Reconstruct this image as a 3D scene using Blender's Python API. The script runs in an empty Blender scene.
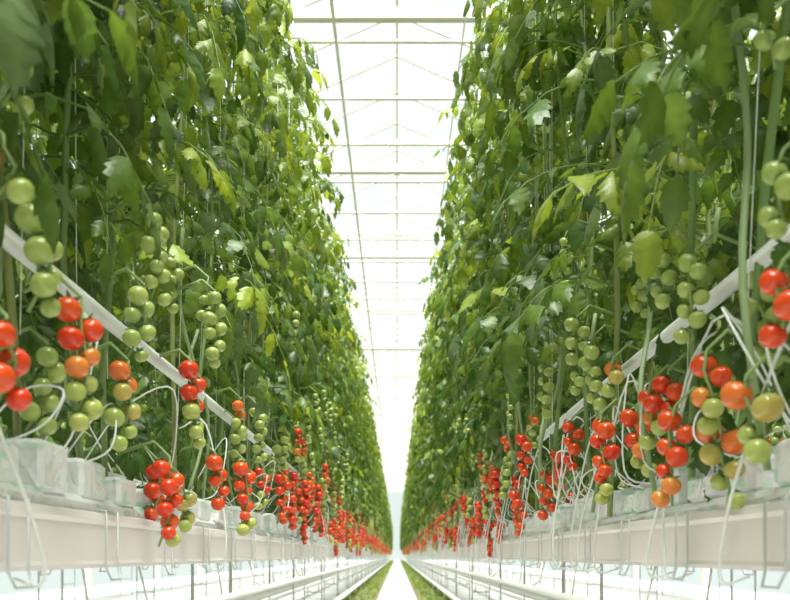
import bpy, math, random
import numpy as np
from mathutils import Vector
random.seed(7)
rng = random.Random(11)
CAMZ = 0.5
F = 900.0
scene = bpy.context.scene
try:
    scene.view_settings.view_transform = 'Standard'
except Exception: pass

# ---------------------------------------------------------------- materials
def mat_new(name):
    m = bpy.data.materials.new(name); m.use_nodes = True
    nt = m.node_tree; nt.nodes.clear()
    out = nt.nodes.new('ShaderNodeOutputMaterial')
    return m, nt, out
def simple(name, col, rough=0.5, metal=0.0, noise=0.0, nscale=8.0, col2=None):
    m, nt, out = mat_new(name)
    p = nt.nodes.new('ShaderNodeBsdfPrincipled')
    p.inputs['Roughness'].default_value = rough
    p.inputs['Metallic'].default_value = metal
    if noise > 0:
        tc = nt.nodes.new('ShaderNodeTexCoord')
        n = nt.nodes.new('ShaderNodeTexNoise'); n.inputs['Scale'].default_value = nscale
        n.inputs['Detail'].default_value = 5
        nt.links.new(tc.outputs['Object'], n.inputs['Vector'])
        r = nt.nodes.new('ShaderNodeValToRGB')
        r.color_ramp.elements[0].position = 0.35; r.color_ramp.elements[1].position = 0.65
        c2 = col2 if col2 else tuple(c*(1-noise) for c in col)
        r.color_ramp.elements[0].color = (*c2, 1); r.color_ramp.elements[1].color = (*col, 1)
        nt.links.new(n.outputs['Fac'], r.inputs['Fac'])
        nt.links.new(r.outputs['Color'], p.inputs['Base Color'])
    else:
        p.inputs['Base Color'].default_value = (*col, 1)
    nt.links.new(p.outputs[0], out.inputs[0])
    return m

def leaf_mat():
    m, nt, out = mat_new('leaf')
    at = nt.nodes.new('ShaderNodeAttribute'); at.attribute_name = 'Col'
    tc = nt.nodes.new('ShaderNodeTexCoord')
    n = nt.nodes.new('ShaderNodeTexNoise'); n.inputs['Scale'].default_value = 45; n.inputs['Detail'].default_value = 3
    nt.links.new(tc.outputs['Object'], n.inputs['Vector'])
    mr = nt.nodes.new('ShaderNodeMapRange'); mr.inputs['To Min'].default_value = 0.72; mr.inputs['To Max'].default_value = 1.28
    nt.links.new(n.outputs['Fac'], mr.inputs['Value'])
    mul = nt.nodes.new('ShaderNodeVectorMath'); mul.operation = 'SCALE'
    nt.links.new(at.outputs['Color'], mul.inputs[0]); nt.links.new(mr.outputs[0], mul.inputs['Scale'])
    p = nt.nodes.new('ShaderNodeBsdfPrincipled'); p.inputs['Roughness'].default_value = 0.36
    p.inputs['Specular IOR Level'].default_value = 0.6
    nt.links.new(mul.outputs[0], p.inputs['Base Color'])
    bp = nt.nodes.new('ShaderNodeBump'); bp.inputs['Strength'].default_value = 0.5; bp.inputs['Distance'].default_value = 0.005
    nt.links.new(n.outputs['Fac'], bp.inputs['Height']); nt.links.new(bp.outputs[0], p.inputs['Normal'])
    tr = nt.nodes.new('ShaderNodeBsdfTranslucent')
    m2 = nt.nodes.new('ShaderNodeVectorMath'); m2.operation = 'MULTIPLY'
    m2.inputs[1].default_value = (1.7, 1.5, 0.65)
    nt.links.new(mul.outputs[0], m2.inputs[0]); nt.links.new(m2.outputs[0], tr.inputs['Color'])
    mx = nt.nodes.new('ShaderNodeMixShader'); mx.inputs[0].default_value = 0.45
    nt.links.new(p.outputs[0], mx.inputs[1]); nt.links.new(tr.outputs[0], mx.inputs[2])
    nt.links.new(mx.outputs[0], out.inputs[0])
    return m
def attr_mat(name, rough, spec=0.5, coat=0.0):
    m, nt, out = mat_new(name)
    at = nt.nodes.new('ShaderNodeAttribute'); at.attribute_name = 'Col'
    p = nt.nodes.new('ShaderNodeBsdfPrincipled'); p.inputs['Roughness'].default_value = rough
    p.inputs['Specular IOR Level'].default_value = spec
    p.inputs['Coat Weight'].default_value = coat
    nt.links.new(at.outputs['Color'], p.inputs['Base Color'])
    nt.links.new(p.outputs[0], out.inputs[0])
    return m
M_LEAF = leaf_mat()
M_STEM = attr_mat('stem', 0.6)
M_FRUIT = attr_mat('tomato_skin', 0.20, 0.55, 0.0)
M_STRING = simple('string', (0.80, 0.86, 0.80), 0.7)
M_GUTTER = simple('gutter_white_metal', (0.82, 0.755, 0.745), 0.35, 0.0, 0.06, 3)
M_PIPE = simple('white_painted_pipe', (0.82, 0.84, 0.82), 0.35)
M_WIRE = simple('galvanised_wire', (0.60, 0.63, 0.64), 0.4, 0.3)
M_BEAM = simple('cream_aluminium', (0.64, 0.60, 0.49), 0.5)
M_FLOOR = simple('white_ground_film', (0.66, 0.69, 0.68), 0.55, 0, 0.3, 2.5)
M_CONC = simple('concrete', (0.84, 0.85, 0.85), 0.7, 0, 0.12, 6)
M_SOIL = simple('mossy_ground', (0.17, 0.21, 0.08), 0.9, 0, 1, 9, (0.27, 0.22, 0.15))
def slab_mat():
    m, nt, out = mat_new('slab_wrap')
    tc = nt.nodes.new('ShaderNodeTexCoord')
    mp = nt.nodes.new('ShaderNodeMapping'); mp.inputs['Scale'].default_value = (9, 9, 22)
    nt.links.new(tc.outputs['Object'], mp.inputs['Vector'])
    n = nt.nodes.new('ShaderNodeTexNoise'); n.inputs['Scale'].default_value = 1.6; n.inputs['Detail'].default_value = 2
    nt.links.new(mp.outputs[0], n.inputs['Vector'])
    r = nt.nodes.new('ShaderNodeValToRGB'); r.color_ramp.interpolation = 'EASE'
    r.color_ramp.elements[0].position = 0.55; r.color_ramp.elements[1].position = 0.64
    r.color_ramp.elements[0].color = (0.82, 0.83, 0.84, 1); r.color_ramp.elements[1].color = (0.56, 0.76, 0.65, 1)
    nt.links.new(n.outputs['Fac'], r.inputs['Fac'])
    p = nt.nodes.new('ShaderNodeBsdfPrincipled'); p.inputs['Roughness'].default_value = 0.32
    nt.links.new(r.outputs[0], p.inputs['Base Color'])
    n2 = nt.nodes.new('ShaderNodeTexNoise'); n2.inputs['Scale'].default_value = 20; n2.inputs['Distortion'].default_value = 1.5
    nt.links.new(tc.outputs['Object'], n2.inputs['Vector'])
    bp = nt.nodes.new('ShaderNodeBump'); bp.inputs['Strength'].default_value = 0.8; bp.inputs['Distance'].default_value = 0.016
    nt.links.new(n2.outputs['Fac'], bp.inputs['Height']); nt.links.new(bp.outputs[0], p.inputs['Normal'])
    nt.links.new(p.outputs[0], out.inputs[0])
    return m
M_SLAB = slab_mat()
def glass_mat():
    m, nt, out = mat_new('diffuse_greenhouse_glass')
    a = nt.nodes.new('ShaderNodeBsdfTransparent'); a.inputs[0].default_value = (0.97, 1, 0.985, 1)
    b = nt.nodes.new('ShaderNodeBsdfTranslucent'); b.inputs[0].default_value = (0.85, 0.97, 0.93, 1)
    mx = nt.nodes.new('ShaderNodeMixShader')
    tc = nt.nodes.new('ShaderNodeTexCoord')
    n = nt.nodes.new('ShaderNodeTexNoise'); n.inputs['Scale'].default_value = 0.5; n.inputs['Detail'].default_value = 2
    nt.links.new(tc.outputs['Object'], n.inputs['Vector'])
    mr = nt.nodes.new('ShaderNodeMapRange'); mr.inputs['To Min'].default_value = 0.0; mr.inputs['To Max'].default_value = 0.12
    nt.links.new(n.outputs['Fac'], mr.inputs['Value']); nt.links.new(mr.outputs[0], mx.inputs[0])
    nt.links.new(a.outputs[0], mx.inputs[1]); nt.links.new(b.outputs[0], mx.inputs[2])
    nt.links.new(mx.outputs[0], out.inputs[0])
    return m
M_GLASS = glass_mat()

# ---------------------------------------------------------------- mesh builder
class MB:
    def __init__(s): s.v=[]; s.f=[]; s.c=[]; s.m=[]
    def add(s, verts, faces, col, mi=0):
        o = len(s.v)
        s.v.extend([tuple(p) for p in verts])
        s.f.extend([tuple(i+o for i in f) for f in faces])
        s.m.extend([mi]*len(faces))
        if isinstance(col, list): s.c.extend(col)
        else: s.c.extend([col]*len(verts))
    def mesh(s, name, mats, smooth=True):
        me = bpy.data.meshes.new(name)
        me.from_pydata(s.v, [], s.f)
        for m in mats: me.materials.append(m)
        me.polygons.foreach_set('material_index', s.m)
        me.polygons.foreach_set('use_smooth', [smooth]*len(s.f))
        a = me.attributes.new('Col', 'FLOAT_COLOR', 'POINT')
        arr = np.ones((len(s.v), 4), dtype=np.float32); arr[:, :3] = np.array(s.c, dtype=np.float32)
        a.data.foreach_set('color', arr.ravel())
        me.update(); return me
def obj(name, me, parent=None, loc=(0,0,0), rotz=0):
    o = bpy.data.objects.new(name, me); scene.collection.objects.link(o)
    o.location = loc; o.rotation_euler = (0,0,rotz)
    if parent: o.parent = parent
    return o
def empty(name, loc=(0,0,0)):
    o = bpy.data.objects.new(name, None); scene.collection.objects.link(o); o.location = loc
    return o
W = (1,1,1)
def tube(mb, pts, r, sides=6, col=W, mi=0, cap=True):
    pts = [Vector(p) for p in pts]; n = len(pts)
    rr = r if isinstance(r, (list, tuple)) else [r]*n
    verts=[]; faces=[]; prev=None
    for i,p in enumerate(pts):
        t = (pts[min(i+1,n-1)]-pts[max(i-1,0)]).normalized()
        if prev is None:
            a = Vector((0,0,1)) if abs(t.z)<0.9 else Vector((1,0,0))
            u = t.cross(a).normalized()
        else:
            u = (prev - t*prev.dot(t))
            if u.length < 1e-5: u = t.cross(Vector((1,0.3,0.1)))
            u.normalize()
        prev = u; w = t.cross(u)
        for k in range(sides):
            an = 2*math.pi*k/sides
            verts.append(p + (u*math.cos(an)+w*math.sin(an))*rr[i])
    for i in range(n-1):
        for k in range(sides):
            a=i*sides+k; b=i*sides+(k+1)%sides
            faces.append((a,b,b+sides,a+sides))
    if cap:
        faces.append(tuple(reversed(range(sides)))); faces.append(tuple(range((n-1)*sides, n*sides)))
    mb.add(verts, faces, col, mi)
def spline(cp, m=6):
    cp=[Vector(c) for c in cp]; out=[]
    P=[cp[0]*2-cp[1]]+cp+[cp[-1]*2-cp[-2]]
    for i in range(1,len(P)-2):
        for k in range(m):
            t=k/m; a,b,c,d=P[i-1],P[i],P[i+1],P[i+2]
            out.append(.5*((2*b)+(c-a)*t+(2*a-5*b+4*c-d)*t*t+(3*b-a-3*c+d)*t**3))
    out.append(cp[-1]); return out
def box(mb, x0,x1,y0,y1,z0,z1, col=W, mi=0, bev=0.0):
    b=bev
    if b<=0:
        v=[(x0,y0,z0),(x1,y0,z0),(x1,y1,z0),(x0,y1,z0),(x0,y0,z1),(x1,y0,z1),(x1,y1,z1),(x0,y1,z1)]
        f=[(3,2,1,0),(4,5,6,7),(0,1,5,4),(1,2,6,5),(2,3,7,6),(3,0,4,7)]
        mb.add(v,f,col,mi); return
    v=[]
    for z,ins in ((z0,b),(z0+b,0),(z1-b,0),(z1,b)):
        X0,X1,Y0,Y1 = x0+ins,x1-ins,y0+ins,y1-ins
        c=b if ins==0 else b*0.6
        v += [(X0+c,Y0,z),(X1-c,Y0,z),(X1,Y0+c,z),(X1,Y1-c,z),(X1-c,Y1,z),(X0+c,Y1,z),(X0,Y1-c,z),(X0,Y0+c,z)]
    f=[tuple(reversed(range(8))), tuple(range(24,32))]
    for l in range(3):
        for k in range(8):
            a=l*8+k; bb=l*8+(k+1)%8
            f.append((a,bb,bb+8,a+8))
    mb.add(v,f,col,mi)
def lerp(a,b,t): return tuple(a[i]+(b[i]-a[i])*t for i in range(3))

# ---------------------------------------------------------------- leaves
ST = [0,.08,.18,.27,.37,.46,.56,.66,.78,.89,1.0]
WD = [0.03,.17,.30,.24,.33,.24,.27,.17,.15,.06,0.0]
def leaflet(mb, base, d, nrm, L, curl, fold, col, R):
    d = d.normalized(); nrm = (nrm - d*nrm.dot(d))
    if nrm.length<1e-4: nrm = d.orthogonal()
    nrm.normalize(); s = d.cross(nrm)
    v=[]; c=[]; tw = R.uniform(-.6,.6); N=len(ST)
    for i,t in enumerate(ST):
        cz = -curl*t*t
        for k in (-1,0,1):
            w = WD[i]*k*R.uniform(.9,1.08)
            z = cz - fold*abs(w) + (0.035*R.uniform(-1,1) if k else 0) + tw*w*t
            yy = t*(1-0.25*curl*t) - ((0.04 if i%2 else -.03)*abs(k) if 0<i<N-1 else 0)
            v.append(base + (d*yy + s*w + nrm*z)*L)
            c.append(lerp(col,(col[0]*1.5+.02,col[1]*1.35+.02,col[2]*1.3+.01),.6) if k==0 else col)
    f=[]
    for i in range(N-1):
        a=i*3
        f.append((a,a+1,a+4,a+3)); f.append((a+1,a+2,a+5,a+4))
    mb.add(v,f,c,0)
def compound(mb, base, az, L, up, droop, R, col):
    out = Vector((math.cos(az), math.sin(az), 0)); U = Vector((0,0,1))
    def P(t): return base + out*(L*t*(1-0.22*droop*t)) + U*(L*(up*t - droop*t*t))
    pts=[P(t) for t in (0,.25,.5,.75,1)]
    tube(mb, pts, [.0035,.003,.0025,.002,.0015], 4, lerp(col,(.3,.42,.12),.5), 0, False)
    for t,sz in ((.30,.22),(.55,.30),(.80,.28)):
        p=P(t); tg=(P(t+.05)-P(t-.05)).normalized(); sd=tg.cross(U).normalized()
        for sg in (-1,1):
            d = tg*R.uniform(.25,.7)+sd*sg*R.uniform(.6,1)-U*R.uniform(.0,.9)
            n = U*.7+out*.6+Vector((R.uniform(-.5,.5),R.uniform(-.5,.5),R.uniform(-.2,.3)))
            k=R.uniform(.75,1.35)
            leaflet(mb, p+d.normalized()*.012, d, n, L*sz*R.uniform(.75,1.15), R.uniform(.1,.6), R.uniform(-.1,.8), tuple(q*k for q in col), R)
    tg=(P(1)-P(.92)).normalized()
    leaflet(mb, P(1), tg-U*R.uniform(0,.4), U*.6+out*.6+Vector((R.uniform(-.4,.4),R.uniform(-.4,.4),0)), L*R.uniform(.31,.39), R.uniform(.1,.6), R.uniform(0,.7), col, R)
DK=(.036,.095,.018); MD=(.105,.190,.038); LT=(.30,.40,.060); GY=(.12,.19,.10)
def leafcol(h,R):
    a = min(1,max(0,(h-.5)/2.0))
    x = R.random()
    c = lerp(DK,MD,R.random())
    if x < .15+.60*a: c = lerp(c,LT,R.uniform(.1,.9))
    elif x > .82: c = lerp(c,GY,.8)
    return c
def foliage_mesh(name, seed, nleaf=345):
    R = random.Random(seed); mb = MB()
    stems=[]
    for i in range(5):
        y0=(i+.5)/5+R.uniform(-.06,.06); sx = (-.09 if i%2 else .09)+R.uniform(-.03,.03)
        lean=R.uniform(-.25,.35); pts=[]; ph=R.uniform(0,6); am=R.uniform(.01,.03)
        for k in range(13):
            t=k/12; h=.13+t*2.98
            pts.append(Vector((sx+am*math.sin(ph+t*14)+ (sx*.4)*min(1,t*2), y0+lean*min(1,t*3.0)+am*math.cos(ph*2+t*11), h)))
        stems.append(pts)
        tube(mb, pts, [.0075]*4+[.0060]*5+[.005]*4, 6, (.20+R.uniform(0,.1),.32,.11), 1)
        tube(mb, [pts[1]+Vector((.012,0,0)), pts[6]+Vector((.01,.01,0)), Vector((pts[-1].x,pts[-1].y,3.4))], .0012, 4, W, 2)
    for i in range(nleaf):
        pts=R.choice(stems)
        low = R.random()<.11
        h = R.uniform(.28,.70) if low else .69+2.41*R.random()**1.08
        k=(h-.13)/2.98*12; k=max(0,min(11.99,k)); i0=int(k); p=pts[i0].lerp(pts[i0+1],k-i0)
        az = R.choice((0,math.pi))+R.gauss(0,.85)
        L = R.uniform(.19,.36)*(1 if h<2.8 else .8)
        if low:
            L=R.uniform(.16,.24); p=Vector((p.x*.3,p.y,p.z)); az=R.choice((1,-1))*math.pi/2+R.gauss(0,.5)
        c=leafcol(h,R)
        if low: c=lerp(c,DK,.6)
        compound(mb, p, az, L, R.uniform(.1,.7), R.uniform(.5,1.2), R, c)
    for i in range(4):
        sg=R.choice((-1,1)); p=Vector((sg*.13,R.uniform(0,1),.15)); q=p+Vector((R.uniform(-.03,.03),R.choice((-1,1))*R.uniform(.1,.4),R.uniform(.5,.8)))
        tube(mb,spline([p,p.lerp(q,.35)+Vector((.03,.03,0)),p.lerp(q,.7)-Vector((.02,.03,0)),q],4),.0060,6,(.28,.38,.18),1)
    return mb.mesh(name,[M_LEAF,M_STEM,M_STRING])

# ---------------------------------------------------------------- fruit
RED=(.70,.026,.008); RED2=(.77,.085,.014); ORG=(.78,.20,.035); YEL=(.62,.42,.09); GRN=(.40,.48,.12); GR2=(.28,.38,.09)
def fruit(mb, c, r, axis, colb, colt, seg, ring, R):
    axis=axis.normalized(); u=axis.orthogonal().normalized(); w=axis.cross(u)
    v=[];cc=[];f=[]
    for i in range(ring+1):
        ph=math.pi*i/ring
        rad=math.sin(ph); z=math.cos(ph)*.9
        if i==0: z-=.10
        elif i==1: z-=.03
        t=max(0,min(1,(z+.9)/1.8))**1.6
        col=lerp(colb,colt,t)
        n = 1 if i in (0,ring) else seg
        for k in range(n):
            a=2*math.pi*k/seg
            lob=1+.015*math.cos(5*a)
            v.append(c+(u*math.cos(a)*rad*lob+w*math.sin(a)*rad*lob+axis*z)*r); cc.append(col)
    for k in range(seg):
        f.append((0,1+k,1+(k+1)%seg))
    for i in range(1,ring-1):
        o=1+(i-1)*seg
        for k in range(seg):
            f.append((o+k,o+seg+k,o+seg+(k+1)%seg,o+(k+1)%seg))
    o=1+(ring-2)*seg; last=len(v)-1
    for k in range(seg): f.append((o+k,last,o+(k+1)%seg))
    mb.add(v,f,cc,0)
    top=c+axis*r*.8
    for k in range(5):
        a=2*math.pi*k/5+R.uniform(-.2,.2); dd=u*math.cos(a)+w*math.sin(a); sd=axis.cross(dd)
        pts=[top-sd*.0035, top+sd*.0035, top+dd*r*.5+axis*r*.14+sd*.004, top+dd*r*.5+axis*r*.14-sd*.004, top+dd*r*1.0+axis*r*R.uniform(-.1,.45)]
        mb.add(pts,[(0,1,2,3),(3,2,4)],(.14,.25,.06),1)
def truss(mb, top, out, kind, n, r, R, seg=16, ring=10):
    U=Vector((0,0,1)); side=out.cross(U).normalized()
    step=r*1.02
    Lh=step*n*.95+.03
    sway=R.uniform(-.03,.03)
    pts=[top-out*.10-U*.0, top-out*.03+U*.015, top+out*.01-U*.02]
    for k in range(1,5): pts.append(top+out*.015*math.sin(k)+side*(.008*math.sin(k*2)+sway*k/4)-U*(.02+Lh*k/4))
    tube(mb, pts, [.004,.0035]+[.0028]*5, 5, (.25,.36,.12), 1)
    for i in range(n):
        t=(i+.3)/n
        z=-.03-Lh*t*.95+R.uniform(-.006,.006)
        sg=-1 if i%2 else 1
        an=sg*1.15+R.uniform(-.6,.6)
        dirv=(out*math.cos(an)+side*math.sin(an))
        rr=r*R.uniform(.84,1.12)*(1-.18*t)
        c=top+side*sway*t+dirv*(rr*1.04)+U*(z-rr*.35)
        node=top+side*sway*t+U*(z+rr*.45)
        ax=(node-c).normalized()*.6+U*.6
        x=t+R.uniform(-.12,.12)
        if kind=='R': b=lerp(RED,RED2,R.random()); tcol=b if x<.85 else lerp(b,ORG,.6)
        elif kind=='M':
            if x<.40: b=lerp(RED,RED2,R.random()); tcol=lerp(b,ORG,.3)
            elif x<.52: b=ORG; tcol=lerp(ORG,YEL,.6)
            else: b=lerp(GRN,YEL,R.uniform(0,.25)); tcol=GRN
        elif kind=='O':
            if x<.35: b=lerp(ORG,RED2,.3); tcol=ORG
            elif x<.6: b=lerp(GRN,ORG,.35); tcol=GRN
            else: b=GRN; tcol=GRN
        elif kind=='RG':
            if x<.7: b=lerp(RED,RED2,R.random()); tcol=lerp(b,ORG,.3)
            elif x<.82: b=ORG; tcol=YEL
            else: b=lerp(GRN,YEL,.2); tcol=GRN
        else: b=lerp(GRN,GR2,R.random()*.7); tcol=lerp(b,(.48,.57,.22),.4)
        fruit(mb,c,rr,ax,b,tcol,seg,ring,R)
        tube(mb,[node,node.lerp(c+ax.normalized()*rr*.8,.5)+U*.003,c+ax.normalized()*rr*.82],.0019,4,(.22,.34,.1),1)
def fruit_mesh(name, seed):
    R=random.Random(seed); mb=MB()
    for sd in (-1,1):
        out=Vector((sd,0,0))
        for i in range(4):
            y=(i+.5)/4+R.uniform(-.11,.11)
            truss(mb,Vector((sd*R.uniform(.12,.20),y,R.uniform(.24,.50))),out,R.choice(('R','R','R','RG','M')),R.randint(6,9),R.uniform(.021,.024),R,10,7)
        for i in range(3):
            y=R.random()
            truss(mb,Vector((sd*R.uniform(.12,.21),y,R.uniform(.42,.68))),out,R.choice(('O','M','M','G')),R.randint(6,8),.022,R,10,7)
        for i in range(5):
            y=R.random()
            truss(mb,Vector((sd*R.uniform(.16,.26),y,R.uniform(.60,1.15))),out,'G',R.randint(6,9),R.uniform(.015,.021),R,10,7)
    return mb.mesh(name,[M_FRUIT,M_STEM])

NV=8
FOL=[foliage_mesh('foliage_mesh_%d'%i, 100+i) for i in range(NV)]
FRU=[fruit_mesh('fruit_mesh_%d'%i, 300+i) for i in range(5)]
ROWX=[-.68,.68,-2.04,2.04,-3.4,3.4]
Y0,Y1=-3,84
NEAR_END=4
for ri,x in enumerate(ROWX):
    row=empty('tomato_vine_row',(x,0,CAMZ)); fr=empty('tomato_clusters',(x,0,CAMZ))
    last=-1
    for y in range(Y0,Y1):
        if ri>1 and y>60: continue
        k=rng.randrange(NV)
        while k==last: k=rng.randrange(NV)
        last=k
        flip=rng.random()<.5
        o=obj('vines_%d'%(y-Y0),FOL[k],row,(-.05 if ri==0 else 0,y+(1 if flip else 0),rng.uniform(-.04,.06)),math.pi if flip else 0)
        if ri==0: o.scale=(.88,1,.92)
        if (ri<2 and y<NEAR_END and y>=0) or (ri>1 and y>30): continue
        k=rng.randrange(5); flip=rng.random()<.5
        obj('trusses_%d'%(y-Y0),FRU[k],fr,(0,y+(1 if flip else 0),0),math.pi if flip else 0)
    if ri==0: FL=fr
    if ri==1: FR=fr
# foreground trusses: (column, row) of truss top read off the survey photo, distance of the hanging plane, ripeness, count, radius
def near(side, lst, parent, seed):
    R=random.Random(seed)
    for j,(px,py,X,kind,n,r) in enumerate(lst):
        dx=abs(px-397); depth=F*X/dx; h=(555-py)*X/dx
        mb=MB(); out=Vector((-side,-.35,0)).normalized()
        truss(mb,Vector((0,0,0)),out,kind,n,r*.96,R,22,14)
        me=mb.mesh('truss_mesh',[M_FRUIT,M_STEM])
        obj('truss_%d'%j,me,parent,(side*X-side*.68,depth,h))
near(-1,[(42,195,.50,'G',6,.021),(0,300,.49,'R',4,.021),(76,285,.50,'M',9,.021),(124,350,.52,'O',7,.021),
 (166,448,.50,'RG',8,.022),(190,355,.50,'M',8,.023),(150,205,.50,'G',8,.018),(213,285,.47,'G',8,.021),
 (214,448,.50,'R',5,.023),(243,455,.49,'RG',9,.024),(238,392,.51,'O',4,.022),(140,275,.50,'G',6,.020),
 (256,400,.50,'G',9,.021),(285,420,.49,'G',8,.021),(282,470,.49,'R',8,.024),(8,20,.54,'G',4,.018),
 (235,415,.54,'G',8,.02),(45,335,.6,'G',6,.021),(170,250,.58,'G',6,.018),(262,462,.55,'M',7,.022),(155,452,.56,'R',5,.021),(180,470,.55,'O',5,.021),
 (-3,120,.5,'O',2,.020),(305,475,.49,'R',7,.024),(275,440,.53,'G',6,.022),(205,270,.5,'G',5,.018)],FL,5)
near(1,[(790,245,.48,'R',3,.021),(776,0,.52,'G',2,.019),(712,338,.50,'M',5,.022),(752,362,.50,'O',4,.022),(655,372,.53,'M',5,.022),
 (680,395,.50,'RG',7,.022),(722,400,.53,'O',6,.022),(570,225,.48,'G',8,.016),(580,310,.48,'G',9,.020),(605,405,.50,'RG',9,.022),
 (528,428,.50,'R',6,.023),(548,460,.52,'R',7,.022),(520,485,.49,'R',7,.023),(520,335,.48,'G',9,.020),(546,355,.49,'G',8,.021),
 (660,230,.52,'G',6,.018),(700,240,.53,'G',7,.018),(790,135,.5,'G',4,.019),(617,350,.54,'O',3,.023),(575,412,.54,'R',6,.022),
 (595,330,.50,'G',8,.02),(640,260,.60,'G',6,.017),(560,440,.55,'RG',7,.022),(508,430,.52,'M',7,.022),(535,405,.56,'O',6,.022),(762,255,.6,'G',8,.019),
 (673,360,.56,'R',3,.022),(640,400,.56,'M',6,.022)],FR,6)

# ---------------------------------------------------------------- gutters, slabs
GZ0=CAMZ-.024; GZ1=CAMZ+.076
for ri,x in enumerate(ROWX):
    s=1 if x>0 else -1
    gp=empty('growing_gutter',(x,0,0))
    mb=MB(); hw=.13; ye=Y1-0.2
    prof=[(-hw,GZ1),(-hw+.012,GZ1+.004),(-hw+.012,GZ0+.03),(-.03,GZ0+.02),(.03,GZ0+.02),(hw-.012,GZ0+.03),(hw-.012,GZ1+.004),(hw,GZ1),
          (hw+.004,GZ1-.012),(hw,GZ1-.02),(hw,GZ0+.014),(hw+.004,GZ0+.008),(hw-.01,GZ0),(-hw+.01,GZ0),(-hw-.004,GZ0+.008),(-hw,GZ0+.014),(-hw,GZ1-.02),(-hw-.004,GZ1-.012)]
    n=len(prof)
    ys=[-3+6.0*k for k in range(15)]
    for a in range(len(ys)-1):
        y0,y1=ys[a],ys[a+1]-.006
        v=[(px,y0,pz) for px,pz in prof]+[(px,y1,pz) for px,pz in prof]
        mb.add(v,[(i,(i+1)%n,n+(i+1)%n,n+i) for i in range(n)]+[tuple(reversed(range(n))),tuple(range(n,2*n))],W,0)
    obj('trough',mb.mesh('gutter',[M_GUTTER],False),gp)
    mb=MB()
    R=random.Random(ri)
    y=-2.7
    while y<(60 if ri<2 else 25):
        for q in (-.07,.07):
            tube(mb,[(q,y,0.0),(q,y,GZ0)],.006,6,W,0)
        tube(mb,[(-.07,y,.2),(.07,y,.2)],.005,6,W,0)
        y+=2.0
    y=-2.5
    while ri<2 and y<45:
        for sd in (-1,1):
            e=sd*(hw+.008); w=.035
            tube(mb,[(sd*(hw-.01),y-w,GZ1+.008),(e+sd*.004,y-w,GZ1+.006),(e+sd*.004,y-w,GZ0-.0),(e+sd*.012,y-w*.8,GZ0-.022),(e+sd*.012,y+w*.8,GZ0-.022),(e+sd*.004,y+w,GZ0),(e+sd*.004,y+w,GZ1+.006),(sd*(hw-.01),y+w,GZ1+.008)],.0023,5,W,0)
        y+=.42
    obj('stand_and_hooks',mb.mesh('stands',[M_WIRE]),gp)
    # slabs and cubes
    mb=MB(); y=-2.95
    while y<ye:
        if ri>1 and y>40: break
        box(mb,-.108+R.uniform(-.004,.004),.108+R.uniform(-.004,.004),y,y+.95,GZ0+.031,GZ1+.030+R.uniform(-.004,.006),W,0,.014)
        for k in range(5):
            yy=y+.02+.195*k+R.uniform(-.015,.015)
            for sx in (-.055,.055):
                xo=R.uniform(-.012,.006)*(1 if sx<0 else -1)
                box(mb,sx+xo-.048,sx+xo+.048,yy,yy+R.uniform(.11,.15),GZ1+.027,GZ1+.098+R.uniform(-.022,.016),W,0,.008)
        y+=1.0
    obj('rockwool_slabs',mb.mesh('slabs',[M_SLAB],False),None,(x,0,0))
    if ri<2:
        mb=MB(); A=-s  # aisle side
        y=-2
        while y<34:
            for sd in (-1,1):
                if ri==0 and R.random()<.5: continue
                h=R.uniform(.06,.26); dy=R.uniform(-.25,.25)
                c=[(sd*.02,y,GZ1+.10),(sd*.10,y+dy*.2,GZ1+.13+h*.5),(sd*R.uniform(.14,.19),y+dy*.6,GZ1+.08+h),(sd*R.uniform(.13,.17),y+dy,GZ1+.12),(sd*.08,y+dy,GZ1+.085)]
                tube(mb,spline(c,5),.0021 if ri else .0018,6,W,0)
            if R.random()<(.08 if ri==0 else .8):
                dy=R.uniform(-.12,.3)
                c=[(A*.05,y,GZ1+.10+R.uniform(.1,.3)),(A*.13,y+dy*.3,GZ1+.10+R.uniform(.12,.25)),(A*.185,y+dy*.7,GZ1+.04),(A*.19,y+dy,GZ0+.02),(A*.165,y+dy+.05,GZ0-.02),(A*.10,y+dy+.12,GZ0-.012)]
                tube(mb,spline(c,5),.0026,6,W,0)
            y+=R.uniform(.10,.26)
        tube(mb,[(0,-2.9,GZ1+.112),(0,ye,GZ1+.112)],.009,8,W,0)
        obj('drip_irrigation_tubes',mb.mesh('drip',[M_PIPE]),None,(x,0,0))
        mb=MB()
        tube(mb,[(A*.085,-2.9,CAMZ+.482),(A*.085,ye,CAMZ+.482)],.0155,12,W,0)
        yy=-2.5
        while yy<40:
            tube(mb,[(A*.085,yy,CAMZ+.49),(A*.085,yy,CAMZ+3.6)],.002,4,W,0); yy+=3
        obj('growing_pipe',mb.mesh('gpipe',[M_PIPE]),None,(x,0,0))
for s in (-1,1):
    for (X,Z,r,nm) in ((.50,.12,.024,'heating_pipe_rail'),(.515,CAMZ-.13,.012,'drain_pipe'),(.64,CAMZ-.19,.020,'drain_pipe'),(1.36-.27,.12,.024,'heating_pipe_rail'),(1.36+.27,.12,.024,'heating_pipe_rail')):
        mb=MB(); tube(mb,[(s*X,-2.9,Z),(s*X,83,Z)],r,12,W,0)
        y=-2.5
        while y<60:
            if Z<.2:
                box(mb,s*X-.05,s*X+.05,y-.02,y+.02,.0,.012); tube(mb,[(s*X,y,.01),(s*X,y,Z)],.010,6)
            else:
                tube(mb,[(s*X,y,Z),(s*X+s*.04,y,Z+.03),(s*(X+.06),y,GZ0+.002)],.003,5)
            y+=1.5
        obj(nm,mb.mesh(nm,[M_PIPE]))

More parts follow.
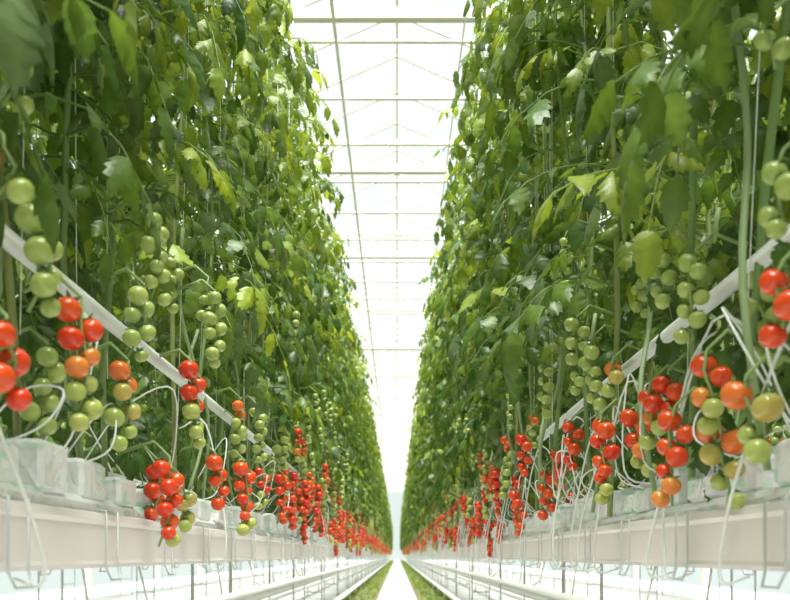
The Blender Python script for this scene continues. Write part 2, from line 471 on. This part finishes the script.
# ---------------------------------------------------------------- floor
mb=MB(); box(mb,-4.9,4.9,-3.2,86,-.1,0.0); obj('floor',mb.mesh('floor',[M_FLOOR],False))
mb=MB()
for k in range(45):
    box(mb,-.21,.21,-3+2*k,-3+2*k+1.985,0.001,.03,W,0,.006)
obj('concrete_path',mb.mesh('path',[M_CONC],False))
for s in (-1,1):
    mb=MB()
    NS=180; v=[];f=[]
    R=random.Random(3+s)
    for i in range(NS):
        y=-3+88*i/(NS-1)
        v+= [(s*.225,y,.004),(s*(.3),y,.02+R.uniform(-.005,.01)),(s*.5,y,.022+R.uniform(-.008,.012)),(s*(.66+R.uniform(-.04,.04)),y,.003)]
    for i in range(NS-1):
        for k in range(3):
            a=i*4+k; q=(a,a+1,a+5,a+4); f.append(q if s>0 else tuple(reversed(q)))
    mb.add(v,f,W,0)
    obj('ground_strip',mb.mesh('strip',[M_SOIL]))
    mb=MB()
    for i in range(1300):
        y=4+60*R.random()**1.4; x=s*R.uniform(.27,.62); hh=R.uniform(.02,.07)*(1.5 if R.random()<.15 else 1)
        c=lerp((.13,.24,.05),(.34,.45,.10),R.random())
        for b in range(6):
            a=R.uniform(0,6.28); dx,dy=math.cos(a)*.02,math.sin(a)*.02
            px,py=x+R.uniform(-.03,.03),y+R.uniform(-.05,.05)
            mb.add([(px-dy*.3,py+dx*.3,.012),(px+dy*.3,py-dx*.3,.012),(px+dx+dy*.2,py+dy-dx*.2,.012+hh*.6),(px+dx*2,py+dy*2,.012+hh)],[(0,1,2),(0,2,3)],c,0)
    obj('grass_tufts',mb.mesh('grass',[M_LEAF]))

# ---------------------------------------------------------------- greenhouse roof
RZ=CAMZ+6.0
mb=MB()
y=-2
while y<85:
    box(mb,-4.8,4.8,y-.05,y+.05,RZ-.06,RZ+.06)
    box(mb,-4.8,4.8,y-.02,y+.02,RZ+.40,RZ+.46)
    x=-4.8
    k=0
    while x<4.79:
        tube(mb,[(x,y,RZ+.04 if k%2 else RZ+.43),(x+.6,y,RZ+.43 if k%2 else RZ+.04)],.010,6); x+=.6;k+=1
    y+=4.0
obj('roof_truss',mb.mesh('truss',[M_BEAM],False))
mb=MB()
for x in (-4.8,-1.6,1.6,4.8): box(mb,x-.06,x+.06,-3,86,RZ+.46,RZ+.54)
for x in (-3.2,0,3.2): box(mb,x-.015,x+.015,-3,86,RZ+1.17,RZ+1.21)
y=-3
while y<86:
    for x in (-3.2,0,3.2):
        for s in (-1,1): tube(mb,[(x,y,RZ+1.2),(x+s*1.6,y,RZ+.5)],.016,4)
    y+=1.0
for x,z,r in ((-.7,RZ-.09,.020),(.75,RZ-.1,.010)):
    tube(mb,[(x,-3,z),(x,86,z)],r,8)
y=-1
while y<86:
    tube(mb,[(-4.8,y+1,RZ+.08),(4.8,y+1,RZ+.08)],.022,6); y+=1.333
obj('roof_glazing_bars',mb.mesh('bars',[M_BEAM],False))
mb=MB()
for x in (-3.2,0,3.2):
    for s in (-1,1):
        mb.add([(x,-3,RZ+1.2),(x+s*1.6,-3,RZ+.5),(x+s*1.6,86,RZ+.5),(x,86,RZ+1.2)],[(0,1,2,3)],W,0)
obj('ceiling',mb.mesh('ceil',[M_GLASS],False))
mb=MB()
for x in (-4.8,4.8):
    y=-2
    while y<85: box(mb,x-.05,x+.05,y-.05,y+.05,0,RZ+.46); y+=4
obj('greenhouse_columns',mb.mesh('cols',[M_BEAM],False))
for nm,q in (('wall_left',[(-4.9,-3,0),(-4.9,86,0),(-4.9,86,RZ+.5),(-4.9,-3,RZ+.5)]),('wall_right',[(4.9,-3,0),(4.9,86,0),(4.9,86,RZ+.5),(4.9,-3,RZ+.5)]),
             ('wall_back',[(-4.9,86,0),(4.9,86,0),(4.9,86,RZ+1.2),(-4.9,86,RZ+1.2)])):
    mb=MB(); mb.add(q,[(0,1,2,3)],W,0); obj(nm,mb.mesh(nm,[M_GLASS],False))

# ---------------------------------------------------------------- light
w=bpy.data.worlds.new('overcast_sky'); scene.world=w; w.use_nodes=True
bg=w.node_tree.nodes['Background']; bg.inputs[0].default_value=(.91,1.0,.96,1); bg.inputs[1].default_value=.92
sd=bpy.data.lights.new('sun','SUN'); sd.energy=17.0; sd.angle=math.radians(45); sd.color=(1,.97,.91)
so=bpy.data.objects.new('sun',sd); scene.collection.objects.link(so); so.rotation_euler=(math.radians(18),math.radians(2),0)

cd=bpy.data.cameras.new('camera'); co=bpy.data.objects.new('camera',cd); scene.collection.objects.link(co)
co.location=(0,0,CAMZ); co.rotation_euler=(math.radians(90),0,0)
cd.sensor_width=36; cd.lens=F/790*36; cd.shift_y=255/790; cd.shift_x=-2/790
cd.clip_start=.05; cd.clip_end=300
cd.dof.use_dof=True; cd.dof.focus_distance=2.7; cd.dof.aperture_fstop=5.6
scene.camera=co
print('done')
